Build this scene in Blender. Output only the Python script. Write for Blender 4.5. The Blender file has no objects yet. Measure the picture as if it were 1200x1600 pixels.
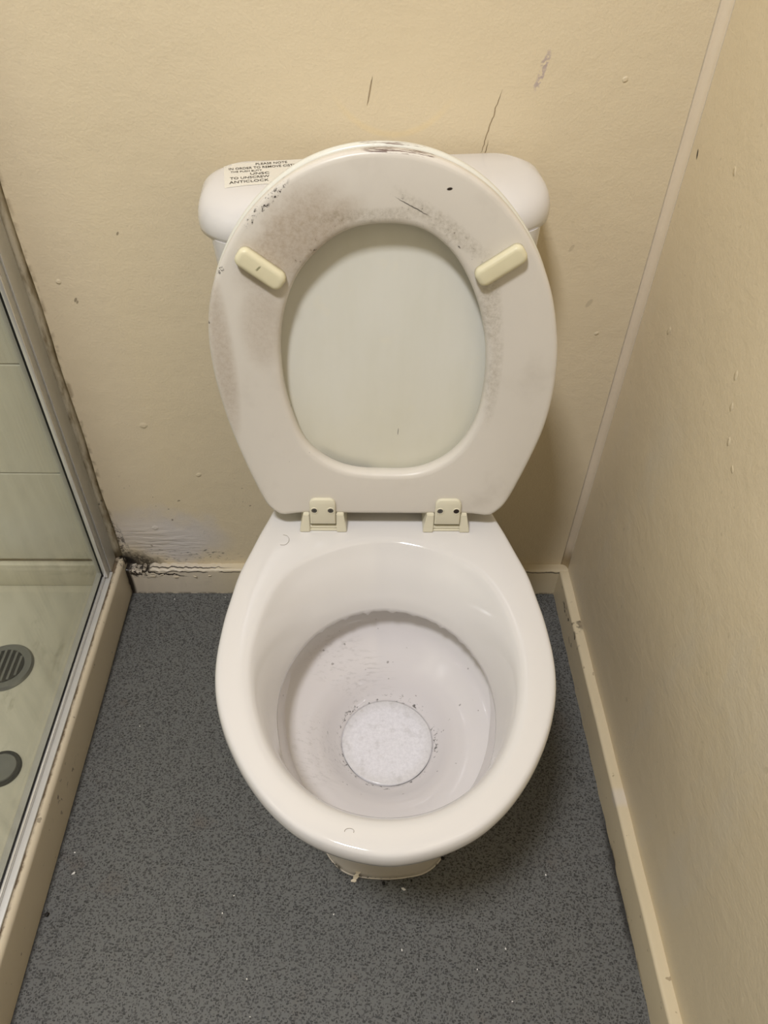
import bpy, bmesh, math, random
import numpy as np
from mathutils import Vector, Matrix
from mathutils.bvhtree import BVHTree

random.seed(7)
scene = bpy.context.scene
COL = scene.collection

# ------------------------------------------------------------------ camera
cam_d = bpy.data.cameras.new('camera')
cam = bpy.data.objects.new('camera', cam_d)
COL.objects.link(cam)
F_PX = 1178.0
cam_d.sensor_fit = 'VERTICAL'
cam_d.sensor_height = 36.0
cam_d.lens = F_PX / 1600.0 * 36.0
cam_d.clip_start = 0.02
_dn = np.array([-40.0, 1198.0, F_PX]); _dn /= np.linalg.norm(_dn)      # world down seen by the camera (x right, y down, z forward)
_in = np.array([-28.0, -1160.0, F_PX]); _in /= np.linalg.norm(_in)     # world +Y (towards the back wall)
_rt = np.cross(_dn, _in); _rt /= np.linalg.norm(_rt)
if _rt[0] < 0: _rt = -_rt
_in = np.cross(_rt, _dn)
if _in[1] > 0: _in = -_in
R = np.array([_rt, _in, -_dn])
M = Matrix(((R[0][0], -R[0][1], -R[0][2]), (R[1][0], -R[1][1], -R[1][2]), (R[2][0], -R[2][1], -R[2][2])))
cam.matrix_world = Matrix.Translation((-0.0233, -0.8930, 1.072)) @ M.to_4x4()
scene.camera = cam

# ------------------------------------------------------------------ light, world, exposure
world = bpy.data.worlds.new('world'); scene.world = world
world.use_nodes = True
world.node_tree.nodes['Background'].inputs[0].default_value = (1.0, 0.97, 0.92, 1)
world.node_tree.nodes['Background'].inputs[1].default_value = 0.05
lamp_d = bpy.data.lights.new('ceiling_lamp', 'AREA')
lamp_d.shape = 'SQUARE'; lamp_d.size = 0.24
lamp_d.energy = 28.5
lamp_d.color = (1.0, 1.0, 1.05)
lamp = bpy.data.objects.new('ceiling_lamp', lamp_d); COL.objects.link(lamp)
lamp.location = (-0.40, -1.10, 2.36)
vs = scene.view_settings
scene.display_settings.display_device = 'sRGB'
vs.view_transform = 'Standard'; vs.look = 'None'; vs.gamma = 1.0; vs.use_curve_mapping = False
vs.exposure = 0.08

# ------------------------------------------------------------------ material helpers
def lin(r, g, b):
    f = lambda c: (c / 255 / 12.92) if c / 255 <= 0.04045 else ((c / 255 + 0.055) / 1.055) ** 2.4
    return (f(r), f(g), f(b), 1.0)

class NT:
    """Small wrapper for writing node graphs."""
    def __init__(s, name):
        s.m = bpy.data.materials.new(name); s.m.use_nodes = True
        s.t = s.m.node_tree; s.n = s.t.nodes; s.l = s.t.links
        s.n.clear()
        s.out = s.n.new('ShaderNodeOutputMaterial')
        s.b = s.n.new('ShaderNodeBsdfPrincipled')
        s.l.new(s.b.outputs[0], s.out.inputs[0])
        s._obj = s._pos = None
    def put(s, inp, v):
        if isinstance(v, bpy.types.NodeSocket): s.l.new(v, inp)
        else: inp.default_value = v
    def obj(s):
        if s._obj is None: s._obj = s.n.new('ShaderNodeTexCoord').outputs['Object']
        return s._obj
    def pos(s):
        if s._pos is None: s._pos = s.n.new('ShaderNodeNewGeometry').outputs['Position']
        return s._pos
    def math(s, op, a, b=0.0, c=None, clamp=False):
        n = s.n.new('ShaderNodeMath'); n.operation = op; n.use_clamp = clamp
        s.put(n.inputs[0], a); s.put(n.inputs[1], b)
        if c is not None: s.put(n.inputs[2], c)
        return n.outputs[0]
    def noise(s, co, scale, detail=2.0, rough=0.5, dist=0.0):
        n = s.n.new('ShaderNodeTexNoise')
        s.l.new(co, n.inputs['Vector'])
        n.inputs['Scale'].default_value = scale; n.inputs['Detail'].default_value = detail
        n.inputs['Roughness'].default_value = rough; n.inputs['Distortion'].default_value = dist
        return n.outputs['Fac']
    def mapv(s, co, scale=(1, 1, 1), rot=(0, 0, 0), loc=(0, 0, 0)):
        n = s.n.new('ShaderNodeMapping'); s.l.new(co, n.inputs[0])
        n.inputs['Location'].default_value = loc; n.inputs['Rotation'].default_value = rot; n.inputs['Scale'].default_value = scale
        return n.outputs[0]
    def step(s, v, a, b):
        n = s.n.new('ShaderNodeMapRange'); n.interpolation_type = 'SMOOTHSTEP'
        s.put(n.inputs[0], v)
        n.inputs[1].default_value = a; n.inputs[2].default_value = b
        n.inputs[3].default_value = 0.0; n.inputs[4].default_value = 1.0
        return n.outputs[0]
    def mix(s, f, a, b):
        n = s.n.new('ShaderNodeMix'); n.data_type = 'RGBA'
        s.put(n.inputs[0], f); s.put(n.inputs[6], a); s.put(n.inputs[7], b)
        return n.outputs[2]
    def dot(s, co, axis, off):
        n = s.n.new('ShaderNodeVectorMath'); n.operation = 'DOT_PRODUCT'
        s.l.new(co, n.inputs[0]); n.inputs[1].default_value = axis
        return s.math('SUBTRACT', n.outputs['Value'], off)
    def spot(s, co, c, ax, ru, rv, ang=0.0, soft=0.5, warp=None, wamp=0.0):
        """soft elliptical patch: c = centre (u,v), ax = two letters naming the plane, ang = turn of the u axis in degrees"""
        e = {'x': Vector((1, 0, 0)), 'y': Vector((0, 1, 0)), 'z': Vector((0, 0, 1))}
        a = math.radians(ang); eu, ev = e[ax[0]], e[ax[1]]
        U = eu * math.cos(a) + ev * math.sin(a); V = -eu * math.sin(a) + ev * math.cos(a)
        P = eu * c[0] + ev * c[1]
        u = s.math('DIVIDE', s.dot(co, U, P.dot(U)), ru)
        v = s.dot(co, V, P.dot(V))
        if warp is not None:
            v = s.math('ADD', v, s.math('MULTIPLY', s.math('SUBTRACT', warp, 0.5), wamp))
        v = s.math('DIVIDE', v, rv)
        d = s.math('ADD', s.math('MULTIPLY', u, u), s.math('MULTIPLY', v, v))
        return s.math('SUBTRACT', 1.0, s.step(d, 1.0 - soft, 1.0 + soft))
    def bump(s, h, strength, dist=0.001, prev=None):
        n = s.n.new('ShaderNodeBump'); n.inputs['Strength'].default_value = strength
        n.inputs['Distance'].default_value = dist
        s.l.new(h, n.inputs['Height'])
        if prev is not None: s.l.new(prev, n.inputs['Normal'])
        return n.outputs[0]
    def done(s, color=None, rough=None, normal=None, metal=None, spec=None):
        for k, v in (('Base Color', color), ('Roughness', rough), ('Normal', normal), ('Metallic', metal), ('Specular IOR Level', spec)):
            if v is not None: s.put(s.b.inputs[k], v)
        return s.m

def mul(nt, a, b): return nt.math('MULTIPLY', a, b)
def union(nt, *ms):
    r = ms[0]
    for m in ms[1:]: r = nt.math('MAXIMUM', r, m)
    return r

# ------------------------------------------------------------------ materials
def mat_wall(kind):
    n = NT('cream_wall_paint_' + kind); p = n.pos()
    base = n.mix(n.noise(p, 4.0, 3.0), lin(231, 216, 185), lin(225, 210, 179))
    fine = n.noise(p, 330.0, 2.0); mid = n.noise(p, 60.0, 2.0); low = n.noise(p, 9.0, 2.0)
    h = n.math('ADD', mul(n, fine, 0.35), n.math('ADD', mul(n, mid, 0.6), mul(n, low, 2.0)))
    w = n.noise(p, 55.0, 3.0)
    if kind == 'back':
        pale = n.spot(p, (-0.36, 0.135), 'xz', 0.095, 0.055, -8, 0.9, n.noise(p, 16.0, 3.0), 0.09)
        base = n.mix(mul(n, pale, 0.75), base, lin(214, 210, 212))
        # vertical paler strip beside the shower profile
        strip = n.spot(p, (-0.405, 0.42), 'xz', 0.055, 0.42, 0, 0.9, low, 0.05)
        base = n.mix(mul(n, strip, 0.35), base, lin(222, 208, 184))
        # mould in the bottom corner
        mo = n.spot(p, (-0.418, 0.066), 'xz', 0.055, 0.022, -24, 0.9, n.noise(p, 60.0, 4.0, 0.7), 0.03)
        mo = mul(n, mo, n.step(n.noise(p, 190.0, 6.0, 0.75), 0.34, 0.52))
        core = n.spot(p, (-0.432, 0.070), 'xz', 0.024, 0.012, -40, 0.9, w, 0.012)
        mo2 = mul(n, n.spot(p, (-0.436, 0.10), 'xz', 0.010, 0.08, 6, 0.8, w, 0.02), n.step(n.noise(p, 170.0, 4.0, 0.7), 0.46, 0.58))
        mo3 = mul(n, n.spot(p, (-0.34, 0.085), 'xz', 0.09, 0.02, 0, 0.9, w, 0.02), n.step(n.noise(n.mapv(p, (1, 1, 3.0)), 70.0, 4.0, 0.7), 0.56, 0.66))
        grime = mul(n, n.spot(p, (-0.443, 0.40), 'xz', 0.006, 0.40, 0, 0.9, w, 0.01), n.step(n.noise(p, 45.0, 3.0), 0.45, 0.6))
        base = n.mix(union(n, mul(n, mo, 0.9), core, mul(n, mo2, 0.8), mul(n, mo3, 0.75)), base, lin(38, 32, 27))
        base = n.mix(mul(n, grime, 0.55), base, lin(120, 100, 70))
        # rust/specks
        sp = mul(n, n.step(n.noise(p, 95.0, 1.0), 0.735, 0.76), n.spot(p, (-0.30, 0.16), 'xz', 0.16, 0.11, 0, 0.8))
        base = n.mix(mul(n, sp, 0.6), base, lin(96, 78, 55))
        # hairline cracks
        wz = n.noise(n.mapv(p, (0, 0, 1)), 55.0, 2.0)
        c1 = n.spot(p, (0.1165, 0.797), 'xz', 0.030, 0.0006, 76, 0.5, wz, 0.010)
        c1b = n.spot(p, (0.111, 0.752), 'xz', 0.024, 0.0006, 80, 0.5, wz, 0.008)
        c2 = n.spot(p, (-0.0175, 0.826), 'xz', 0.013, 0.0007, 80, 0.5, wz, 0.004)
        base = n.mix(mul(n, union(n, c1, c1b, c2), 0.6), base, lin(128, 98, 60))
        # violet smear
        sm = mul(n, n.spot(p, (0.165, 0.850), 'xz', 0.019, 0.0034, 76, 0.5, n.noise(p, 150.0, 2.0), 0.006), n.step(n.noise(p, 260.0, 2.0), 0.36, 0.56))
        base = n.mix(mul(n, sm, 0.7), base, lin(176, 160, 165))
        # old ring mark above the raised seat
        d = n.math('ADD', n.math('POWER', n.dot(p, (1, 0, 0), 0.008), 2.0), n.math('POWER', n.dot(p, (0, 0, 1), 0.855), 2.0))
        d = n.math('SQRT', d)
        ring = mul(n, n.step(d, 0.066, 0.071), n.math('SUBTRACT', 1.0, n.step(d, 0.072, 0.077)))
        ring = mul(n, ring, n.math('SUBTRACT', 1.0, n.step(n.dot(p, (0, 0, 1), 0), 0.79, 0.83)))
        base = n.mix(mul(n, ring, 0.4), base, lin(238, 216, 168))
        # small marks and nibs of paint
        for c, r, k in (((-0.3935, 0.572), 0.0012, 1), ((-0.3215, 0.6645), 0.0012, 1), ((-0.395, 0.575), 0.0016, 1), ((0.235, 0.655), 0.0022, 0), ((0.273, 0.58), 0.003, 0)):
            base = n.mix(mul(n, n.spot(p, c, 'xz', r * 2.2, r, 60, 0.5), 0.6 if k else 0.2), base, lin(84, 70, 50))
        nibs = [(-0.3482, 0.371, .0042), (-0.2814, 0.2737, .0032), (-0.372, 0.153, .004), (0.293, 0.535, .0022), (0.255, 0.843, .0022), (-0.41, 0.60, .0026)]
        hh = None
        for x, z, r in nibs:
            q = n.spot(p, (x, z), 'xz', r * 1.2, r, 20, 0.9, n.noise(p, 140.0, 2.0), 0.004)
            hh = q if hh is None else n.math('MAXIMUM', hh, q)
        rip = mul(n, n.spot(p, (-0.375, 0.11), 'xz', 0.075, 0.045, -10, 0.9), n.noise(n.mapv(p, (14, 14, 80), (0, math.radians(12), 0)), 1.6, 3.0, 0.6))
        h = n.math('ADD', h, n.math('ADD', mul(n, hh, 0.9), n.math('ADD', mul(n, rip, 3.0), mul(n, union(n, c1, c1b, c2), -2.0))))
        h = n.math('SUBTRACT', h, mul(n, union(n, mo, mo3), 1.2))
    else:
        # dark nick, pale nicks and a faint scuffed paler bloom on the right wall
        k = n.spot(p, (-0.0297, 0.7787), 'yz', 0.0052, 0.0017, 70, 0.5)
        base = n.mix(k, base, lin(35, 28, 20))
        hh = None
        for y, z, r, a in ((-0.1291, 0.7969, .003, 60), (-0.275, 0.655, .0034, 80), (-0.29, 0.628, .003, 80), (-0.31, 0.60, .003, 80), (-0.10, 0.60, .004, 120), (-0.335, 0.585, .0026, 40)):
            q = n.spot(p, (y, z), 'yz', r * 1.3, r * 0.8, a, 0.9)
            hh = q if hh is None else n.math('MAXIMUM', hh, q)
        scr = n.spot(p, (-0.392, 0.150), 'yz', 0.028, 0.0012, 70, 0.6, w, 0.012)
        base = n.mix(mul(n, scr, 0.55), base, lin(214, 202, 174))
        blo = n.step(n.noise(n.mapv(p, (1, 2.2, 1)), 4.5, 4.0, 0.6), 0.50, 0.72)
        base = n.mix(mul(n, blo, 0.34), base, lin(222, 214, 196))
        sp = n.step(n.noise(p, 70.0, 1.0), 0.75, 0.775)
        base = n.mix(mul(n, sp, 0.15), base, lin(120, 104, 74))
        h = n.math('ADD', h, mul(n, hh, 0.8))
    return n.done(base, 0.42, n.bump(h, 0.75, 0.0013), spec=0.35)

def mat_floor():
    n = NT('grey_safety_vinyl'); p = n.pos()
    base = n.mix(n.noise(p, 6.0, 3.0), lin(107, 107, 104), lin(98, 99, 98))
    rust = mul(n, n.step(n.noise(p, 13.0, 4.0, 0.65), 0.60, 0.74), 0.35)
    base = n.mix(rust, base, lin(98, 84, 72))
    def flecks(scale, sc, rot, loc, r_, keep):
        wv = n.n.new('ShaderNodeVectorMath'); wv.operation = 'MULTIPLY_ADD'
        nz = n.n.new('ShaderNodeTexNoise'); nz.inputs['Scale'].default_value = 260.0; nz.inputs['Detail'].default_value = 1.0
        n.l.new(p, nz.inputs['Vector'])
        n.l.new(nz.outputs['Color'], wv.inputs[0]); wv.inputs[1].default_value = (.0030, .0030, 0); n.l.new(p, wv.inputs[2])
        v = n.n.new('ShaderNodeTexVoronoi'); v.voronoi_dimensions = '2D'; v.inputs['Scale'].default_value = scale; v.inputs['Randomness'].default_value = 1.0
        n.l.new(n.mapv(wv.outputs[0], sc, (0, 0, rot), loc), v.inputs['Vector'])
        sx_ = n.n.new('ShaderNodeSeparateXYZ'); n.l.new(v.outputs['Color'], sx_.inputs[0])
        rad = n.math('MULTIPLY_ADD', sx_.outputs[1], r_ * .8, r_ * .55)
        d_ = n.math('SUBTRACT', v.outputs['Distance'], rad)
        m_ = n.math('SUBTRACT', 1.0, n.step(d_, -0.04, 0.05))
        return mul(n, mul(n, m_, n.math('LESS_THAN', sx_.outputs[0], keep)), n.math('MULTIPLY_ADD', sx_.outputs[2], 0.6, 0.4))
    a = flecks(260.0, (.72, 1.3, 1), 0.35, (0, 0, 0), .32, .85)
    b = flecks(330.0, (1.25, .75, 1), 0.9, (.31, .17, 0), .31, .60)
    base = n.mix(mul(n, union(n, a, b), 0.85), base, lin(34, 34, 33))
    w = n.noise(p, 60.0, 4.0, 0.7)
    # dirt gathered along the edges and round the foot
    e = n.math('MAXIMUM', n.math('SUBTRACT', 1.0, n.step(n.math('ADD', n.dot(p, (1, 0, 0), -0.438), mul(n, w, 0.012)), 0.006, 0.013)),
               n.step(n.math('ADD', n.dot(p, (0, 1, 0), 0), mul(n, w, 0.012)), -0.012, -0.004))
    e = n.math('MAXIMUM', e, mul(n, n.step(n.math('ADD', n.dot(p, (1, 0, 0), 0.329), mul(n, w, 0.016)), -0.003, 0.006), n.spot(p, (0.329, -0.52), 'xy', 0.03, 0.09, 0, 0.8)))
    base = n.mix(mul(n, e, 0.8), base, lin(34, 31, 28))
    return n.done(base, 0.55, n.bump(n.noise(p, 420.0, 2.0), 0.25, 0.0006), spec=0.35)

def mat_ceramic():
    n = NT('glazed_white_ceramic'); p = n.pos()
    base = n.mix(n.noise(p, 5.0, 2.0), lin(220, 217, 215), lin(217, 214, 210))
    gp = n.spot(p, (-0.045, -0.335), 'xy', 0.055, 0.03, -10, 0.9)
    g2 = n.spot(p, (-0.075, -0.455), 'xy', 0.03, 0.05, 0, 0.9)
    st = n.step(n.noise(n.mapv(p, (12, 90, 90), (0, 0, 0.25)), 2.6, 4.0, 0.7), 0.50, 0.70)
    low = n.math('SUBTRACT', 1.0, n.step(n.dot(p, (0, 0, 1), 0), 0.300, 0.322))
    inb = n.spot(p, (0.003, -0.44), 'xy', 0.135, 0.15, 0, 0.1)
    low = mul(n, low, inb)
    base = n.mix(mul(n, low, 0.8), base, lin(219, 214, 213))
    base = n.mix(mul(n, mul(n, union(n, gp, g2), st), mul(n, low, 0.28)), base, lin(146, 142, 136))
    # tide line specks above the water
    ring = n.math('SQRT', n.math('ADD', n.math('POWER', n.dot(p, (1, 0, 0), 0.0095), 2.0), n.math('POWER', n.dot(p, (0, 1, 0), -0.418), 2.0)))
    rk = mul(n, n.step(ring, 0.054, 0.058), n.math('SUBTRACT', 1.0, n.step(ring, 0.061, 0.068)))
    rk = mul(n, rk, n.step(n.noise(p, 150.0, 4.0, 0.7), 0.57, 0.66))
    base = n.mix(mul(n, mul(n, rk, low), 0.85), base, lin(60, 56, 48))
    sp = mul(n, n.step(n.noise(p, 120.0, 1.0), 0.765, 0.785), low)
    base = n.mix(mul(n, sp, 0.5), base, lin(92, 84, 72))
    # yellowed, dirty foot
    ft = n.math('SUBTRACT', 1.0, n.step(n.dot(p, (0, 0, 1), 0), 0.01, 0.09))
    base = n.mix(mul(n, ft, 0.45), base, lin(214, 202, 172))
    fd = mul(n, n.math('SUBTRACT', 1.0, n.step(n.dot(p, (0, 0, 1), 0), 0.002, 0.010)), n.step(n.noise(p, 90.0, 3.0, 0.7), 0.56, 0.62))
    base = n.mix(mul(n, fd, 0.9), base, lin(36, 30, 24))
    return n.done(base, n.math('ADD', 0.055, mul(n, n.noise(p, 40.0, 2.0), 0.05)), n.bump(n.noise(p, 14.0, 2.0), 0.04, 0.002), spec=0.5)

def mat_seat():
    n = NT('stained_white_seat_paint'); p = n.obj()
    base = n.mix(n.noise(p, 7.0, 3.0), lin(224, 218, 208), lin(217, 211, 200))
    blot = n.noise(p, 30.0, 4.0, 0.65); fine = n.noise(p, 200.0, 4.0, 0.75)
    br = union(n, n.spot(p, (-0.097, 0.333), 'xz', 0.058, 0.026, 48, 0.95, blot, 0.03),
               n.spot(p, (-0.073, 0.338), 'xz', 0.045, 0.018, 38, 0.95, blot, 0.02),
               mul(n, n.spot(p, (-0.172, 0.21), 'xz', 0.011, 0.085, 2, 0.95, blot, 0.03), 0.75),
               mul(n, n.spot(p, (-0.128, 0.25), 'xz', 0.02, 0.045, -5, 0.95, blot, 0.02), 0.55))
    base = n.mix(mul(n, br, n.math('ADD', 0.42, mul(n, n.step(fine, 0.3, 0.8), 0.38))), base, lin(160, 140, 116))
    gr = union(n, n.spot(p, (0.05, 0.346), 'xz', 0.050, 0.008, -34, 0.95, blot, 0.015),
               n.spot(p, (-0.02, 0.356), 'xz', 0.05, 0.006, 4, 0.95, blot, 0.008),
               n.spot(p, (0.100, 0.268), 'xz', 0.010, 0.05, 10, 0.95, blot, 0.015),
               mul(n, n.spot(p, (0.112, 0.19), 'xz', 0.007, 0.05, 0, 0.95, blot, 0.015), 0.8))
    base = n.mix(mul(n, gr, mul(n, n.step(fine, 0.3, 0.75), 0.55)), base, lin(150, 140, 120))
    # overall faint greyish rubbing
    base = n.mix(mul(n, n.step(n.noise(p, 14.0, 4.0, 0.6), 0.50, 0.78), 0.25), base, lin(170, 160, 146))
    dk = mul(n, union(n, n.spot(p, (-0.0705, 0.329), 'xz', 0.03, 0.006, 40, 0.9, blot, 0.01), n.spot(p, (0.045, 0.344), 'xz', 0.05, 0.009, -34, 0.9, blot, 0.01),
                         n.spot(p, (-0.102, 0.292), 'xz', 0.012, 0.004, 66, 0.9)), n.step(fine, 0.60, 0.70))
    chips = mul(n, union(n, n.spot(p, (-0.116, 0.3655), 'xz', 0.026, 0.0035, 43, 0.7, fine, 0.004), n.spot(p, (-0.1325, 0.348), 'xz', 0.005, 0.003, 50, 0.6, fine, 0.003),
                            n.spot(p, (-0.1640, 0.301), 'xz', 0.005, 0.003, 70, 0.6, fine, 0.003)), n.step(fine, 0.52, 0.60))
    scr = n.spot(p, (0.018, 0.3642), 'xz', 0.017, 0.0005, -27, 0.6, n.noise(p, 120.0, 2.0), 0.003)
    chip2 = n.spot(p, (0.0504, 0.3806), 'xz', 0.0026, 0.0013, 10, 0.5)
    sp = mul(n, n.step(n.noise(p, 95.0, 1.0), 0.775, 0.79), 0.7)
    base = n.mix(union(n, dk, chips, mul(n, scr, 0.8), chip2, sp), base, lin(46, 36, 30))
    # painted shade of the ring-to-lid gap, then worn-through brown board along the top edge (only on the rim of the board)
    gap_shade = mul(n, n.spot(p, (-0.045, 0.066), 'xz', 0.034, 0.010, -24, 0.4, blot, 0.004), n.step(n.dot(p, (0, 1, 0), 0), 0.0135, 0.0150))
    base = n.mix(mul(n, gap_shade, 0.95), base, lin(24, 20, 16))
    edge = mul(n, n.spot(p, (0.006, 0.4118), 'xz', 0.062, 0.0042, -4, 0.3), n.step(n.dot(p, (0, 1, 0), 0), 0.0006, 0.0016))
    edge = mul(n, edge, n.step(n.noise(n.mapv(p, (30, 420, 60)), 2.4, 3.0, 0.6), 0.46, 0.53))
    base = n.mix(mul(n, edge, 0.85), base, lin(82, 50, 42))
    return n.done(base, 0.34, n.bump(n.math('ADD', n.noise(p, 300.0, 2.0), mul(n, blot, 1.5)), 0.10, 0.0006), spec=0.4)

def mat_lid():
    n = NT('yellowed_white_lid_paint'); p = n.obj()
    st = n.noise(n.mapv(p, (16, 1, 4)), 1.3, 4.0, 0.6)
    base = n.mix(n.step(st, 0.3, 0.75), lin(228, 227, 217), lin(223, 222, 210))
    yel = n.math('SUBTRACT', 1.0, n.step(n.math('ADD', n.dot(p, (0, 0, 1), 0), mul(n, n.noise(p, 12.0, 3.0), 0.15)), 0.08, 0.32))
    base = n.mix(mul(n, yel, 0.35), base, lin(216, 208, 172))
    base = n.mix(mul(n, n.step(n.noise(p, 26.0, 4.0, 0.6), 0.58, 0.70), 0.18), base, lin(236, 230, 208))
    hairm = n.spot(p, (0.014, 0.105), 'xz', 0.0045, 0.0004, 88, 0.5)
    base = n.mix(mul(n, hairm, 0.8), base, lin(70, 64, 54))
    edge = mul(n, n.spot(p, (-0.006, 0.4135), 'xz', 0.05, 0.0035, -3, 0.3), n.step(n.noise(n.mapv(p, (22, 500, 60)), 2.0, 3.0, 0.6), 0.52, 0.60))
    base = n.mix(mul(n, edge, 0.7), base, lin(98, 66, 56))
    return n.done(base, 0.28, spec=0.4)

def mat_plain(name, rgb, rough, metal=0.0, var=0.05, scale=30.0, bump=0.0, spec=0.4):
    n = NT(name); p = n.obj()
    c = lin(*rgb); d = tuple(v * (1 - var * 2.0) for v in c[:3]) + (1.0,)
    col = n.mix(n.noise(p, scale, 3.0), c, d)
    nm = n.bump(n.noise(p, scale * 6, 2.0), bump, 0.0008) if bump else None
    return n.done(col, rough, nm, metal, spec)

def mat_skirting(back):
    n = NT('chipped_cream_gloss_' + ('back' if back else 'right')); p = n.pos()
    base = n.mix(n.noise(p, 12.0, 3.0), lin(221, 207, 176), lin(213, 198, 165))
    w = n.noise(p, 60.0, 4.0, 0.7)
    h = n.noise(p, 70.0, 3.0)
    if back:
        left = n.math('SUBTRACT', 1.0, n.step(n.dot(p, (1, 0, 0), 0), -0.34, -0.20))
        base = n.mix(mul(n, left, 0.6), base, lin(206, 198, 188))
        wx = n.noise(n.mapv(p, (1, 0, 0.3)), 40.0, 3.0, 0.6)
        c1 = n.spot(p, (-0.31, 0.059), 'xz', 0.11, 0.0012, 0, 0.5, wx, 0.008)
        brk = n.step(n.noise(n.mapv(p, (1, 0, 0), loc=(5, 0, 0)), 30.0, 2.0), 0.42, 0.50)
        c1 = mul(n, c1, brk)
        c2 = n.spot(p, (-0.375, 0.054), 'xz', 0.04, 0.0018, -9, 0.5, n.noise(n.mapv(p, (1, 0, 0.3), loc=(3, 0, 0)), 70.0, 4.0, 0.65), 0.016)
        c3 = mul(n, n.spot(p, (-0.345, -0.009), 'xy', 0.085, 0.0016, 0, 0.5, wx, 0.012), 0.9)
        mo = union(n, mul(n, n.spot(p, (-0.418, 0.056), 'xz', 0.034, 0.010, -8, 0.9, w, 0.012), n.step(n.noise(p, 150.0, 5.0, 0.7), 0.44, 0.56)), n.spot(p, (-0.436, 0.035), 'xz', 0.007, 0.06, 0, 0.8, w, 0.008))
        bt = mul(n, n.math('SUBTRACT', 1.0, n.step(n.dot(p, (0, 0, 1), 0), 0.0, 0.006)), n.step(w, 0.42, 0.55))
        c4 = mul(n, n.spot(p, (0.31, 0.060), 'xz', 0.06, 0.0014, 0, 0.5, wx, 0.01), 0.8)
        base = n.mix(union(n, mul(n, c1, 0.9), c2, c3, mo, mul(n, bt, 0.7), c4), base, lin(40, 32, 26))
        h = n.math('SUBTRACT', mul(n, h, 0.8), mul(n, union(n, c1, c2, c3), 3.0))
        h = n.math('ADD', h, mul(n, left, mul(n, w, 2.0)))
    else:
        sp = n.step(n.noise(p, 85.0, 2.0), 0.70, 0.74)
        base = n.mix(mul(n, sp, 0.55), base, lin(130, 108, 76))
        dk = mul(n, n.spot(p, (-0.12, 0.045), 'yz', 0.075, 0.02, 0, 0.9, w, 0.02), n.step(n.noise(p, 55.0, 3.0), 0.60, 0.66))
        bt = mul(n, mul(n, n.math('SUBTRACT', 1.0, n.step(n.math('ADD', n.dot(p, (0, 0, 1), 0), mul(n, w, 0.01)), 0.006, 0.012)), n.step(n.noise(p, 18.0, 2.0), 0.48, 0.58)), n.spot(p, (-0.53, 0.0), 'yz', 0.10, 0.05, 0, 0.9))
        base = n.mix(union(n, dk, mul(n, bt, 0.85)), base, lin(50, 38, 28))
        pl = n.spot(p, (-0.43, 0.064), 'yz', 0.012, 0.01, 0, 0.9, w, 0.03)
        base = n.mix(mul(n, pl, 0.5), base, lin(216, 208, 200))
    return n.done(base, 0.36, n.bump(h, 0.4, 0.0010), spec=0.4)

def mat_kerb():
    n = NT('grubby_cream_kerb_paint'); p = n.pos()
    base = n.mix(n.noise(p, 10.0, 3.0), lin(215, 203, 180), lin(206, 193, 168))
    w = n.noise(p, 130.0, 4.0, 0.7)
    d = n.math('ADD', n.dot(p, (1, 0, 0), -0.4475), mul(n, n.math('SUBTRACT', w, 0.5), 0.007))
    g = mul(n, n.math('SUBTRACT', 1.0, n.step(d, 0.0002, 0.0036)), n.math('ADD', 0.35, mul(n, n.step(n.noise(p, 22.0, 4.0, 0.6), 0.40, 0.54), 0.6)))
    sp = mul(n, n.step(n.noise(p, 80.0, 2.0), 0.70, 0.74), 0.5)
    bl = mul(n, n.spot(p, (-0.39, 0.05), 'yz', 0.05, 0.02, 0, 0.9), n.step(n.noise(p, 70.0, 3.0), 0.60, 0.66))
    ft = mul(n, n.math('SUBTRACT', 1.0, n.step(n.math('ADD', n.dot(p, (0, 0, 1), 0), mul(n, w, 0.006)), 0.004, 0.009)), n.step(n.dot(p, (0, 1, 0), 0), -0.26, -0.06))
    endm = mul(n, n.step(n.math('ADD', n.dot(p, (0, 1, 0), 0), mul(n, w, 0.03)), -0.006, 0.008), n.step(w, 0.44, 0.55))
    base = n.mix(mul(n, g, 0.9), base, lin(88, 68, 46))
    base = n.mix(union(n, sp, bl), base, lin(70, 54, 38))
    base = n.mix(union(n, mul(n, ft, 0.85), endm), base, lin(34, 29, 25))
    return n.done(base, 0.33, n.bump(n.noise(p, 90.0, 3.0), 0.25, 0.0008), spec=0.4)

def mat_silicone():
    n = NT('mouldy_silicone'); p = n.pos()
    v = n.noise(n.mapv(p, (1, 1, 0.25)), 45.0, 4.0, 0.65)
    base = n.mix(n.step(v, 0.38, 0.62), lin(184, 174, 152), lin(118, 104, 76))
    dk = n.step(n.noise(n.mapv(p, (1, 1, 0.5)), 130.0, 4.0, 0.7), 0.60, 0.70)
    low = n.math('SUBTRACT', 1.0, n.step(n.dot(p, (0, 0, 1), 0), 0.12, 0.62))
    base = n.mix(mul(n, dk, n.math('ADD', 0.25, mul(n, low, 0.6))), base, lin(46, 38, 28))
    return n.done(base, 0.5, n.bump(v, 0.4, 0.001))

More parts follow.
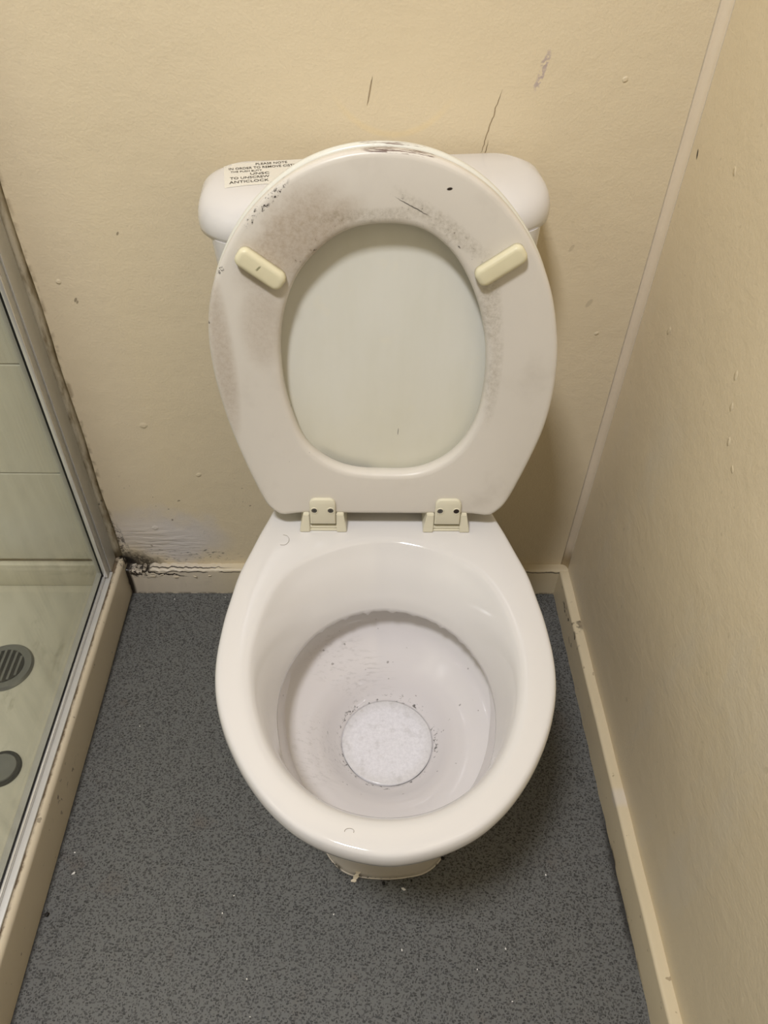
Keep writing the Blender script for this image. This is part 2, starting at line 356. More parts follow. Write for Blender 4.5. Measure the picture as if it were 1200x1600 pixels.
def mat_water():
    n = NT('cloudy_flush_water'); p = n.pos()
    c = n.mix(n.step(n.noise(p, 220.0, 6.0, 0.75), 0.35, 0.65), lin(228, 226, 229), lin(216, 214, 217))
    c = n.mix(mul(n, n.step(n.noise(p, 70.0, 5.0, 0.6), 0.52, 0.70), 0.45), c, lin(190, 187, 186))
    edge = n.math('SQRT', n.math('ADD', n.math('POWER', n.dot(p, (1, 0, 0), 0.0095), 2.0), n.math('POWER', n.dot(p, (0, 1, 0), -0.418), 2.0)))
    c = n.mix(mul(n, n.step(edge, 0.040, 0.058), 0.30), c, lin(176, 172, 160))
    return n.done(c, 0.18, n.bump(n.noise(p, 160.0, 4.0, 0.7), 0.25, 0.0008), spec=0.4)

def mat_glass():
    n = NT('limescaled_shower_glass'); p = n.pos()
    n.n.remove(n.b)
    tr = n.n.new('ShaderNodeBsdfTransparent'); tr.inputs[0].default_value = (0.98, 0.988, 0.975, 1)
    gl = n.n.new('ShaderNodeBsdfGlossy'); gl.inputs['Roughness'].default_value = 0.06
    gl.inputs[0].default_value = (0.9, 0.93, 0.9, 1)
    df = n.n.new('ShaderNodeBsdfDiffuse'); df.inputs[0].default_value = lin(208, 208, 198)
    lw = n.n.new('ShaderNodeLayerWeight'); lw.inputs[0].default_value = 0.5
    fr = n.math('ADD', 0.035, mul(n, n.math('POWER', lw.outputs['Facing'], 5.0), 0.7))
    streak = n.noise(n.mapv(p, (1, 26, 2.0), (math.radians(14), 0, 0)), 1.5, 4.0, 0.6)
    cloud = n.noise(p, 9.0, 3.0)
    film = n.math('ADD', 0.045, mul(n, mul(n, n.step(streak, 0.35, 0.75), n.step(cloud, 0.3, 0.7)), 0.17))
    m1 = n.n.new('ShaderNodeMixShader'); n.l.new(fr, m1.inputs[0]); n.l.new(tr.outputs[0], m1.inputs[1]); n.l.new(gl.outputs[0], m1.inputs[2])
    m2 = n.n.new('ShaderNodeMixShader'); n.l.new(film, m2.inputs[0]); n.l.new(m1.outputs[0], m2.inputs[1]); n.l.new(df.outputs[0], m2.inputs[2])
    n.l.new(m2.outputs[0], n.out.inputs[0])
    return n.m

def mat_tray():
    n = NT('stained_shower_tray'); p = n.pos()
    b = n.mix(n.noise(n.mapv(p, (9, 2, 2)), 2.5, 4.0, 0.6), lin(222, 219, 200), lin(208, 203, 180))
    g = mul(n, n.step(n.noise(n.mapv(p, (16, 5, 5)), 3.0, 4.0, 0.7), 0.56, 0.72), 0.4)
    b = n.mix(g, b, lin(146, 140, 116))
    return n.done(b, 0.3, spec=0.4)

def mat_tile():
    n = NT('off_white_shower_tile'); p = n.pos()
    b = n.mix(n.noise(p, 6.0, 3.0), lin(222, 221, 208), lin(216, 215, 199))
    low = n.math('SUBTRACT', 1.0, n.step(n.math('ADD', n.dot(p, (0, 0, 1), 0), mul(n, n.noise(p, 14.0, 3.0), 0.2)), 0.12, 0.30))
    b = n.mix(mul(n, low, 0.3), b, lin(178, 168, 136))
    return n.done(b, 0.22, spec=0.45)

M_BACK = mat_wall('back'); M_SIDE = mat_wall('side'); M_FLOOR = mat_floor()
M_CER = mat_ceramic(); M_SEAT = mat_seat(); M_LID = mat_lid()
M_PLAST = mat_plain('cream_plastic', (226, 220, 196), 0.3, var=0.03)
def mat_buffer():
    n = NT('yellowed_rubber'); p = n.obj()
    b = n.mix(n.noise(p, 60.0, 3.0), lin(228, 221, 190), lin(220, 212, 178))
    g = n.spot(p, (-0.1262, 0.3085), 'xz', 0.0030, 0.0012, 40, 0.8, n.noise(p, 300.0, 2.0), 0.003)
    return n.done(n.mix(mul(n, g, 0.75), b, lin(110, 108, 70)), 0.42, spec=0.4)
M_BUFF = mat_buffer()
M_SCREW = mat_plain('dull_screw_metal', (120, 118, 112), 0.4, 0.8, 0.3, 300)
M_RUST = mat_plain('dark_rusty_screw', (64, 52, 46), 0.6, 0.4, 0.3, 300)
M_STICK = mat_plain('clear_sticker', (226, 222, 211), 0.35, var=0.01)
M_INK = mat_plain('black_print', (52, 42, 32), 0.5, var=0.15, scale=900)
M_SKB = mat_skirting(True); M_SKR = mat_skirting(False); M_KERB = mat_kerb(); M_SIL = mat_silicone()
M_WATER = mat_water(); M_GLASS = mat_glass(); M_TRAY = mat_tray(); M_TILE = mat_tile()
M_ALU = mat_plain('brushed_aluminium', (208, 207, 203), 0.42, 0.10, 0.06, 40)
M_ALUB = mat_plain('bright_aluminium_edge', (236, 236, 236), 0.25, 0.6, 0.03, 40)
M_GASK = mat_plain('black_gasket', (26, 26, 26), 0.5)
M_BEAD = mat_plain('pale_corner_filler', (236, 220, 194), 0.45, var=0.05, scale=20, bump=0.2)
M_CEIL = mat_plain('white_ceiling_paint', (232, 228, 218), 0.7)
M_DRAIN = mat_plain('dull_drain_metal', (150, 152, 150), 0.3, 0.8, 0.15, 60)
M_DARK = mat_plain('black_drain_hole', (28, 29, 28), 0.6)
M_FLAKE = mat_plain('peeled_paint', (226, 214, 190), 0.5)
M_FRONT_DARK = mat_plain('dark_unseen_wall', (92, 84, 76), 0.5)  # invented dark colour for the unseen front wall, cuts bounced fill light
M_WHITE = mat_plain('white_grit', (232, 230, 224), 0.5)
M_CRUMB = mat_plain('black_grit', (24, 22, 20), 0.7)
M_HAIR = mat_plain('pale_hair', (150, 140, 124), 0.5)
M_GROUT = mat_plain('grey_grout', (140, 138, 124), 0.7)

# ------------------------------------------------------------------ mesh helpers
def link(name, bm, mats, parent=None, smooth=True, kind=None, mw=None):
    bmesh.ops.recalc_face_normals(bm, faces=bm.faces)
    me = bpy.data.meshes.new(name); bm.to_mesh(me); bm.free()
    for m in (mats if isinstance(mats, (list, tuple)) else [mats]): me.materials.append(m)
    if smooth:
        me.polygons.foreach_set('use_smooth', [True] * len(me.polygons))
    o = bpy.data.objects.new(name, me); COL.objects.link(o)
    if parent is not None: o.parent = parent
    if mw is not None: o.matrix_local = mw
    if kind: o['kind'] = kind
    return o

def sharp(o, deg=35):
    o.data.set_sharp_from_angle(angle=math.radians(deg))
    return o

def box(bm, a, b, bev=0.0, seg=2, mi=0):
    r = bmesh.ops.create_cube(bm, size=1.0)
    vs_ = r['verts']
    for v in vs_:
        v.co = Vector(((a[i] + b[i]) / 2 + v.co[i] * (b[i] - a[i])) for i in range(3))
    fs = {f for v in vs_ for f in v.link_faces}
    for f in fs: f.material_index = mi
    if bev > 0:
        es = list({e for v in vs_ for e in v.link_edges})
        bmesh.ops.bevel(bm, geom=es, offset=bev, segments=seg, profile=0.5, affect='EDGES')

def loft(bm, loops, cap0=False, cap1=False, ring=False, mi=0):
    L = [[bm.verts.new(p) for p in lp] for lp in loops]
    n = len(L[0]); pairs = list(zip(L, L[1:])) + ([(L[-1], L[0])] if ring else [])
    for a, b in pairs:
        for i in range(n):
            j = (i + 1) % n
            f = bm.faces.new((a[i], a[j], b[j], b[i])); f.material_index = mi
    if cap0: bm.faces.new(list(reversed(L[0]))).material_index = mi
    if cap1: bm.faces.new(L[-1]).material_index = mi

def extrude_profile(bm, prof, p0, p1, ax):
    """sweep a closed 2-D profile along one axis; ax 'x': profile is (y,z); 'y': (x,z); 'z': (x,y)"""
    def P(u, v, t):
        return (t, u, v) if ax == 'x' else ((u, t, v) if ax == 'y' else (u, v, t))
    N = max(1, int(abs(p1 - p0) / 0.05))
    loft(bm, [[P(u, v, p0 + (p1 - p0) * k / N) for u, v in prof] for k in range(N + 1)], True, True)

def tube(bm, pts, r, seg=8):
    pts = [Vector(p) for p in pts]; loops = []
    for i, p in enumerate(pts):
        t = (pts[min(i + 1, len(pts) - 1)] - pts[max(i - 1, 0)]).normalized()
        u = t.orthogonal().normalized(); w = t.cross(u)
        loops.append([p + (u * math.cos(a) + w * math.sin(a)) * r for a in [2 * math.pi * k / seg for k in range(seg)]])
    loft(bm, loops, True, True)

def disc(bm, c, axis, r, t, seg=24, bev=0.0):
    """short cylinder from c along axis"""
    c = Vector(c); ax = Vector(axis).normalized(); u = ax.orthogonal().normalized(); w = ax.cross(u)
    def lp(rr, h): return [c + ax * h + (u * math.cos(a) + w * math.sin(a)) * rr for a in [2 * math.pi * k / seg for k in range(seg)]]
    loops = [lp(r, 0)] + ([lp(r, t - bev), lp(r - bev, t)] if bev else [lp(r, t)])
    loft(bm, loops, True, True)

def polar(points, c, n, smooth_deg=3.0):
    """closed outline through measured points, resampled evenly in angle about c and lightly smoothed"""
    P = np.array(points, float) - np.array(c)
    th = np.unwrap(np.arctan2(P[:, 1], P[:, 0])); r = np.hypot(P[:, 0], P[:, 1])
    o = np.argsort(np.mod(th, 2 * np.pi)); th = np.mod(th, 2 * np.pi)[o]; r = r[o]
    T = np.concatenate([th - 2 * np.pi, th, th + 2 * np.pi]); Rr = np.concatenate([r, r, r])
    g = np.arange(n) * 2 * np.pi / n
    # cubic Hermite (monotone-ish) interpolation
    d = np.gradient(Rr, T)
    k = np.searchsorted(T, g, side='right') - 1
    h = T[k + 1] - T[k]; s = (g - T[k]) / h
    rr = (2*s**3-3*s**2+1)*Rr[k] + (s**3-2*s**2+s)*h*d[k] + (-2*s**3+3*s**2)*Rr[k+1] + (s**3-s**2)*h*d[k+1]
    if smooth_deg > 0:
        sg = smooth_deg * n / 360.0; m = int(sg * 3) + 1
        ker = np.exp(-0.5 * (np.arange(-m, m + 1) / sg) ** 2); ker /= ker.sum()
        rr = np.convolve(np.concatenate([rr[-m:], rr, rr[:m]]), ker, 'valid')
    return np.stack([c[0] + rr * np.cos(g), c[1] + rr * np.sin(g)], 1)

def offset(o, d):
    """move a counter-clockwise outline outward by d along its normals"""
    t = np.roll(o, -1, 0) - np.roll(o, 1, 0); t /= np.linalg.norm(t, axis=1)[:, None]
    return o + d * np.stack([t[:, 1], -t[:, 0]], 1)

def L3(o, z): return [(p[0], p[1], z) for p in o]

def empty(name, loc, label, cat, group=None):
    o = bpy.data.objects.new(name, None); COL.objects.link(o); o.location = loc
    o.empty_display_size = 0.05
    tag(o, label, cat, group); return o

def tag(o, label, cat, group=None):
    o['label'] = label; o['category'] = cat
    if group: o['group'] = group
    return o

# ------------------------------------------------------------------ the room
XR = 0.344; XL = -1.20; YF = -2.30; ZC = 2.40; XS = -0.438
def slab(name, a, b, m):
    bm = bmesh.new(); box(bm, a, b)
    return link(name, bm, m, smooth=False, kind='structure')
wall_back = slab('wall_back', (XL - .1, 0, -.1), (XR + .1, .1, ZC + .1), M_BACK)
slab('wall_right', (XR, YF - .1, -.1), (XR + .1, 0, ZC + .1), M_SIDE)
slab('wall_left', (XL - .1, YF - .1, -.1), (XL, 0, ZC + .1), M_TRAY)
slab('wall_front', (XL, YF - .1, -.1), (XR, YF, ZC + .1), M_FRONT_DARK)
slab('floor', (XL, YF, -.1), (XR, 0, 0), M_FLOOR)
slab('ceiling', (XL, YF, ZC), (XR, 0, ZC + .1), M_CEIL)

# shower tiles on the back wall, inside the screen (200 mm courses seen through the glass)
tile_me = None
for r in range(8):
    for c in range(3):
        if tile_me is None:
            bm = bmesh.new(); box(bm, (-.1242, -.006, -.0990), (.1242, 0, .0990), .0012, 1)
            t = link('tile', bm, M_TILE, wall_back); sharp(t); tile_me = t.data
        else:
            t = bpy.data.objects.new('tile', tile_me); COL.objects.link(t); t.parent = wall_back
        t.location = (-.4725 - .125 - .25 * c, 0, .1795 + .2 * r)
        if c == 2:
            t.location.x = XL + .1242
            t.location.y = 0.0006
bm = bmesh.new(); box(bm, (XL, -.0035, .08), (-.4725, 0, 1.68)); link('grout', bm, M_GROUT, wall_back, smooth=False)

# skirting boards
def skirt_profile(t, h, r):
    p = [(0, 0), (-t, 0)]
    for k in range(6):
        a = math.pi / 2 * k / 5
        p.append((-t + r - r * math.cos(a), h - r + r * math.sin(a)))
    return p + [(0, h)]
bm = bmesh.new()
prof = skirt_profile(.016, .064, .004)
N = 150; loops = []
for k in range(N + 1):
    x = XS + .0005 + (XR - .0005 - XS) * k / N
    rough = max(0.0, min(1.0, (-.22 - x) / .15))
    j = lambda s: (random.random() - .5) * s * rough
    dz = j(.005) - .004 * rough * (random.random() > .6); dy = j(.003)
    loops.append([(x, u + (dy if v > .03 and u < -.001 else 0), v + (dz if v > .03 else 0)) for u, v in prof])
loft(bm, loops, True, True)
sk_back = sharp(link('baseboard_back', bm, M_SKB, kind='structure'), 50)
bm = bmesh.new()
loops = []
for k in range(121):
    y = -.0165 - (.0165 + YF) * 0 - (abs(YF) - .02) * k / 120
    loops.append([(XR + u + (.0006 * math.sin(k * 2.1) if v < .02 and u < -.001 else 0), y, v + .0006 * math.sin(k * .9)) for u, v in skirt_profile(.0155, .0635, .004)])
loft(bm, loops, True, True)
sk_right = sharp(link('baseboard_right', bm, M_SKR, kind='structure'), 50)
# filled corner between the two walls
bm = bmesh.new(); rr = .011
pf = [(XR, 0)] + [(XR - rr + rr * math.sin(a), -rr + rr * (1 - math.cos(math.pi / 2 - a)) * 0 + 0) for a in ()]
arc = [(XR - rr * (1 - math.sin(a)), -rr * (1 - math.cos(a))) for a in [math.pi / 2 * k / 6 for k in range(7)]]
extrude_profile(bm, [(XR, 0)] + arc, .0645, ZC, 'z')
link('trim_1', bm, M_BEAD, kind='structure')

# loose chips of paint still hanging on the back skirting
for x, z, s, ang in ((-.392, .048, .010, .3), (-.376, .052, .008, -.4), (-.352, .046, .008, .1), (-.318, .047, .009, .6), (-.292, .050, .006, .2)):
    bm = bmesh.new()
    n_ = 7; a0 = random.random()
    loops = []
    for d_, sc in ((0, 1.0), (-.0011, .85)):
        loops.append([(s * .5 * sc * math.cos(2 * math.pi * k / n_ + a0) * (1 + .35 * math.sin(k * 2.3 + ang * 9)), d_ - (.0015 if k in (1, 2) else 0), s * .33 * sc * math.sin(2 * math.pi * k / n_ + a0)) for k in range(n_)])
    loft(bm, loops, True, True)
    o = link('paint_chip', bm, M_FLAKE, sk_back, smooth=False)
    o.location = (x, -.0160, z); o.rotation_euler = (.1, ang, 0)

# ------------------------------------------------------------------ shower: tray, screen, drain
SY = -.68                                     # front end of the shower enclosure
tray = empty('shower_tray', (-.80, -.45, 0), 'stained pale shower tray with cream kerb on the grey floor behind glass', 'shower tray')
def child_at(o, par):
    o.matrix_parent_inverse = Matrix.Translation(-Vector(par.location)); return o
bm = bmesh.new()
box(bm, (XL + .001, SY, 0.0005), (-.452, -.0065, .022), .002)
box(bm, (XL + .001, -.018, .022), (-.452, -.0065, .078), .003)          # upstand at the back wall
o = link('tray_basin', bm, M_TRAY, tray); child_at(o, tray); sharp(o)
bm = bmesh.new(); r_ = .008
kp = [(-.470, .0005), (XS, .0005)] + [(XS - r_ + r_ * math.cos(a), .084 - r_ + r_ * math.sin(a)) for a in [math.pi / 2 * k / 6 for k in range(7)]] + [(-.470, .084)]
extrude_profile(bm, kp, -.0005, SY - .03, 'y')
o = link('kerb', bm, M_KERB, tray); child_at(o, tray); sharp(o, 50)

scr = empty('shower_screen', (-.458, -.45, .084), 'fixed clear glass shower screen in slim aluminium frame at left', 'shower screen')
GZ = 1.95
bm = bmesh.new(); box(bm, (-.4655, SY + .02, .0925), (-.4605, -.030, GZ))
o = link('glass_pane', bm, M_GLASS, scr, smooth=False); child_at(o, scr)
bm = bmesh.new()
box(bm, (-.474, -.040, .0845), (-.4515, -.001, GZ + .01), .001)
box(bm, (-.4525, -.0395, .0845), (-.4512, -.0165, GZ + .01), .0004)
o = link('wall_profile', bm, M_ALU, scr); child_at(o, scr); sharp(o)
bm = bmesh.new(); box(bm, (-.4600, -.0545, .0845), (-.4530, -.0405, GZ + .008), .0006)
box(bm, (-.474, -.0440, .0845), (-.4660, -.0405, GZ + .008), .0006)
o = link('glazing_channel', bm, M_ALU, scr); child_at(o, scr); sharp(o)
bm = bmesh.new(); box(bm, (-.4575, -.0585, .0925), (-.4512, -.0540, GZ + .006), .0010); box(bm, (-.4525, -.0400, .0860), (-.4505, -.0388, GZ + .006), .0004)
o = link('profile_edge', bm, M_ALUB, scr); child_at(o, scr); sharp(o)
bm = bmesh.new(); box(bm, (-.4600, -.0588, .0925), (-.4575, -.0574, GZ + .004), .0003)
o = link('gasket', bm, M_GASK, scr); child_at(o, scr); sharp(o)
bm = bmesh.new(); box(bm, (-.4745, SY, .0842), (-.4475, -.0415, .0885), .001)
o = link('bottom_rail', bm, M_ALU, scr); child_at(o, scr); sharp(o)
bm = bmesh.new(); box(bm, (-.4595, SY, .0885), (-.4555, -.057, .0955), .0012)
o = link('rail_edge', bm, M_ALUB, scr); child_at(o, scr); sharp(o)
bm = bmesh.new(); box(bm, (-.4612, SY + .02, .0888), (-.4596, -.057, .0978), .0004)
o = link('gasket', bm, M_GASK, scr); child_at(o, scr); sharp(o)
# silicone between profile and wall
bm = bmesh.new(); loops = []
for k in range(80):
    z = .0845 + (GZ - .0845) * k / 79
    w_ = .0105 + .0008 * math.sin(k * .7) + .0006 * random.random()
    loops.append([(-.4525, -.0002, z), (-.4525 + w_, -.0002, z), (-.4525 + w_ * .55, -.0035, z), (-.4522, -.0075, z)])
loft(bm, loops, True, True)
o = link('silicone_seal', bm, M_SIL, scr); child_at(o, scr)

dr = empty('shower_drain', (-.600, -.190, .0225), 'round grey slotted drain in the shower tray behind the glass', 'drain')
bm = bmesh.new(); disc(bm, (0, 0, 0), (0, 0, 1), .045, .005, 36, .003); sharp(link('drain_flange', bm, M_DRAIN, dr))
bm = bmesh.new(); disc(bm, (0, 0, .005), (0, 0, 1), .031, .0012, 32); sharp(link('drain_well', bm, M_DARK, dr))
for k in range(6):
    bm = bmesh.new(); xx = -.0235 + .0094 * k; hl = math.sqrt(.030 ** 2 - xx ** 2)
    box(bm, (xx - .0021, -hl, .0062), (xx + .0021, hl, .0078), .0005, 1)
    sharp(link('drain_bar', bm, M_DRAIN, dr))
dc = empty('drain_cover', (-.546, -.364, .0225), 'loose round metal cover lying on shower tray, nearer than the slotted drain', 'drain cover')
bm = bmesh.new(); disc(bm, (0, 0, 0), (0, 0, 1), .028, .004, 30, .0015); sharp(link('cover_rim', bm, M_DARK, dc))
bm = bmesh.new(); disc(bm, (0, 0, .004), (0, 0, 1), .0225, .0016, 30, .0012); sharp(link('cover_dome', bm, M_DRAIN, dc))

# ------------------------------------------------------------------ the toilet
toilet = empty('toilet', (0.003, -.35, 0), 'dirty white toilet with raised seat and lid leaning on its cistern', 'toilet')
def tchild(o): return child_at(o, toilet)

# pan outline on the rim plane
hw = [(-.214, .1435), (-.240, .152), (-.265, .159), (-.316, .1725), (-.346, .1765), (-.373, .1798), (-.395, .1812), (-.424, .1818), (-.445, .1805), (-.470, .1765), (-.500, .1675), (-.540, .1485),
      (-.568, .130), (-.596, .1050), (-.615, .0800), (-.628, .0520), (-.6355, .025)]
X0 = .0030
rim_pts = [(X0 + w, y) for y, w in hw] + [(X0, -.6385)] + [(X0 - w, y) for y, w in hw]
back = [(-.165, .132), (-.12, .126), (-.07, .122), (-.045, .115), (-.036, .09), (-.034, .04)]
rim_pts += [(X0 + w, y) for y, w in back] + [(X0 - w, y) for y, w in back] + [(X0, -.034)]
NP = 288; PC = (X0, -.42)
RIM = polar(rim_pts, PC, NP, 1.6)
inn = [(0, -.264), (.064, -.2805), (.106, -.310), (.1285, -.355), (.1375, -.400), (.1395, -.425), (.1375, -.455), (.127, -.4975), (.107, -.540), (.077, -.573), (.043, -.5925), (0, -.600)]
INN = polar([(X0 + w, y) for w, y in inn] + [(X0 - w, y) for w, y in inn[1:-1]], PC, NP, 2.5)
lip = [(0, -.309), (.043, -.318), (.081, -.343), (.106, -.379), (.1195, -.420), (.1215, -.445), (.118, -.480), (.103, -.524), (.078, -.554), (.043, -.573), (0, -.580)]
LIP = polar([(X0 + .002 + w, y) for w, y in lip] + [(X0 + .002 - w, y) for w, y in lip[1:-1]], PC, NP, 2.5)
ang = np.arange(NP) * 2 * np.pi / NP
WAT = np.stack([.0095 + .0565 * np.cos(ang), -.418 + .0575 * np.sin(ang)], 1)
foot = [(.055, -.505), (.072, -.492), (.090, -.46), (.100, -.42), (.100, -.30), (.098, -.15), (.095, -.06), (.08, -.045), (.03, -.04)]
FOOT = polar([(.012 + w, y) for w, y in foot] + [(.012, -.5135), (.012, -.04), (.012 + .028, -.5115), (.012 - .028, -.5115)] + [(.012 - w, y) for w, y in foot], PC, NP, 3.0)
def lerp(a, b, t): return a * (1 - t) + b * t
zoff = np.zeros(NP)
for k in range(NP):                                       # little glaze drips along the back of the rim's lower lip
    a_ = (k * 360 / NP)
    if 15 < a_ < 168: zoff[k] = -.0009 * (math.sin(a_ * .9) > .2)
for a_, d_ in ((52, .0032), (70, .0028), (84, .0045), (101, .0050), (116, .0038), (124, .0026), (133, .0040), (36, .003), (24, .0025)):
    k = int(a_ * NP / 360); zoff[k] -= d_; zoff[k - 1] -= d_ * .5; zoff[k + 1] -= d_ * .5
def L3z(o, z, zo): return [(p[0], p[1], z + q) for p, q in zip(o, zo)]
ZR = .400
loops = [L3(FOOT, .0008), L3(offset(FOOT, -.001), .012), L3(offset(FOOT, -.006), .05), L3(offset(FOOT, -.008), .12),
         L3(lerp(FOOT, offset(RIM, -.03), .12), .19), L3(lerp(FOOT, offset(RIM, -.03), .38), .25), L3(lerp(FOOT, offset(RIM, -.028), .70), .31),
         L3(offset(RIM, -.0225), .345), L3(offset(RIM, -.0195), .3600), L3(offset(RIM, -.0180), .3640), L3(offset(RIM, -.0120), .3665), L3(offset(RIM, -.0055), .3705), L3(offset(RIM, -.0018), .3770),
         L3(RIM, .386), L3(offset(RIM, -.0006), .3920), L3(offset(RIM, -.0018), .3963), L3(offset(RIM, -.0036), .3987), L3(offset(RIM, -.0062), .3997), L3(offset(RIM, -.0095), ZR), L3(offset(RIM, -.020), ZR + .0002),
         L3(offset(INN, .0120), ZR), L3(offset(INN, .0070), ZR - .0012), L3(offset(INN, .0030), ZR - .0038), L3(INN, ZR - .0085), L3(lerp(INN, LIP, .22), ZR - .0155),
         L3(lerp(INN, LIP, .55), .366), L3(lerp(INN, LIP, .86), .345), L3(LIP, .331), L3z(offset(LIP, -.0006), .3255, zoff), L3z(offset(LIP, .0022), .3232, zoff), L3(offset(LIP, .007), .3232), L3(offset(LIP, .0085), .329), L3(offset(LIP, .016), .336), L3(offset(LIP, .025), .336)]
B0 = offset(LIP, .0270)
for t, z in ((0, .326), (.02, .308), (.06, .289), (.14, .273), (.28, .261), (.44, .2520), (.58, .2445), (.68, .2375), (.76, .2290), (.83, .2185), (.90, .2075), (.96, .2005), (.99, .1980), (1.04, .186), (1.12, .168), (1.35, .150), (1.7, .140)):
    loops.append(L3(lerp(B0, WAT, t) if t <= 1 else (WAT - np.array([.0095, -.418])) * (2 - t) + np.array([.0095, -.418]), z))
bm = bmesh.new(); loft(bm, loops, True, True)
pan = tchild(link('pan', bm, M_CER, toilet))
bm = bmesh.new()
loft(bm, [L3(offset(FOOT, -.001), .0008), L3(offset(FOOT, .0012), .0008), L3(offset(FOOT, .0006), .0018), L3(offset(FOOT, -.0012), .0040)], ring=True)
tchild(link('sealant', bm, M_CER, toilet))

# cistern, its lid and the sticker: one frame, slightly askew like the real one
CM = Matrix.Translation((-.0015, -.088, .4040)) @ Matrix.Rotation(math.radians(3.6), 4, 'Z') @ Matrix.Rotation(math.radians(-1.6), 4, 'Y')
CM.translation -= Vector(toilet.location)
def rrect(hx, y0, y1, r, n=96, bow=0.0, rb=None):
    """rounded rectangle in plan, front (y0) bowed forward"""
    pts = []
    rb = r if rb is None else rb
    corners = [((hx - rb, y1 - rb), rb, 0), ((-hx + rb, y1 - rb), rb, 90), ((-hx + r, y0 + r), r, 180), ((hx - r, y0 + r), r, 270)]
    for (cx, cy), q, a0 in corners:
        for k in range(n // 4):
            a = math.radians(a0 + 90 * k / (n // 4 - 1)); pts.append((cx + q * math.cos(a), cy + q * math.sin(a)))
    o = np.array(pts)
    if bow:
        f = np.clip((0 - o[:, 1]) / abs(y0), 0, 1); o[:, 1] -= bow * f * (1 - (o[:, 0] / hx) ** 2)
    return o
bm = bmesh.new()
cl = []
for z, hx, y0 in ((.0005, .148, -.058), (.012, .152, -.062), (.05, .156, -.064), (.15, .163, -.064), (.25, .1695, -.060), (.3255, .1745, -.056)):
    cl.append(L3(rrect(hx, y0, .066, .03, 96, .004), z))
loft(bm, cl, True, True)
cistern = link('cistern', bm, M_CER, toilet, mw=CM); sharp(cistern, 50)
bm = bmesh.new(); cl = []
for z, d in ((.3240, -.006), (.3248, -.001), (.3300, 0), (.3365, -.0004), (.3430, -.0022), (.3490, -.0058), (.3540, -.0112), (.3580, -.0185), (.3610, -.0275), (.3630, -.0385), (.3641, -.050), (.3645, -.060)):
    hx = .1875 + d * .50; y0 = -.051 - d * 1.0; y1 = .069 + d * .12
    cl.append(L3(rrect(hx, y0, y1, min(.046, (y1 - y0) / 2 - .002), 96, .019, min(.036, (y1 - y0) / 2 - .002)), z))
loft(bm, cl, True, True)
clid = link('cistern_lid', bm, M_CER, toilet, mw=CM)
bmt = bmesh.new(); bmt.from_mesh(clid.data); tree = BVHTree.FromBMesh(bmt)
def text_mesh(s, size):
    cu = bpy.data.curves.new('t', 'FONT'); cu.body = s; cu.size = size; cu.offset = size * .006; cu.resolution_u = 3
    o = bpy.data.objects.new('t', cu); COL.objects.link(o)
    dg = bpy.context.evaluated_depsgraph_get(); me = bpy.data.meshes.new_from_object(o.evaluated_get(dg))
    bpy.data.objects.remove(o); bpy.data.curves.remove(cu)
    return me
def on_lid(x, y, h):
    hit = tree.ray_cast(Vector((x, y, 1)), Vector((0, 0, -1)))
    return hit[0] + hit[1] * h if hit[0] else Vector((x, y, .36 + h))
bm = bmesh.new()
SO = (-.156, .046); SA = math.radians(5.0)               # sticker origin (top left) and turn in the lid's frame
def S(u, v, h):
    x = SO[0] + u * math.cos(SA) - v * math.sin(SA); y = SO[1] + u * math.sin(SA) + v * math.cos(SA)
    return on_lid(x, y, h)
gx, gy = 20, 10; grid = [[bm.verts.new(S(.100 * i / gx - .004, .009 - .062 * j / gy, .0003)) for i in range(gx + 1)] for j in range(gy + 1)]
for j in range(gy):
    for i in range(gx): bm.faces.new((grid[j][i], grid[j][i + 1], grid[j + 1][i + 1], grid[j + 1][i]))
for s, u, v, sz, wid in (('PLEASE NOTE', .030, 0, .0080, .034), ('IN ORDER TO REMOVE CISTERN L', .001, -.0100, .0084, .083), ("THE PUSH BUTT", .003, -.0180, .0062, .033),
                         ('UNSC', .023, -.0268, .0082, .020), ('TO UNSCREW', .002, -.0362, .0082, .041), ('ANTICLOCK', .001, -.0460, .0082, .041)):
    me = text_mesh(s, sz); xs = [q.co.x for q in me.vertices]; k = wid / (max(xs) - min(xs))
    vm = [bm.verts.new(S(u + q.co.x * k, v + q.co.y, .0006)) for q in me.vertices]
    for pgn in me.polygons:
        try: bm.faces.new([vm[i] for i in pgn.vertices]).material_index = 1
        except ValueError: pass
    bpy.data.meshes.remove(me)
st = link('instruction_sticker', bm, [M_STICK, M_INK], clid, smooth=False)
st['label'] = 'black capital letter instruction print on cistern lid'
bmt.free()

# seat ring and lid: local frame x = right, z = up along the seat, y = towards the wall
TH = math.radians(5.0)
SM = Matrix.Translation((.0035, -.240, .426)) @ Matrix.Rotation(-TH, 4, 'X')
SM.translation -= Vector(toilet.location)
s_out = [(-.1303, .0010), (-.1370, .0050), (-.1404, .0100), (-.1432, .0165), (-.1480, .0300), (-.1545, .0500), (-.1603, .0695), (-.1770, .1386), (-.1845, .2011), (-.1840, .2373), (-.1763, .2781), (-.1617, .3133), (-.1403, .3465), (-.1117, .3753), (-.0822, .3948), (-.0425, .4086), (-.0091, .4118), (.0246, .4088),
         (.0593, .3972), (.0899, .3787), (.1166, .3535), (.1390, .3239), (.1569, .2894), (.1701, .2489), (.1756, .2240), (.1798, .1747), (.1765, .1255), (.1655, .0768), (.1585, .0520), (.1498, .0245), (.1465, .0160), (.1424, .0090), (.1390, .0045), (.1340, .0010)]
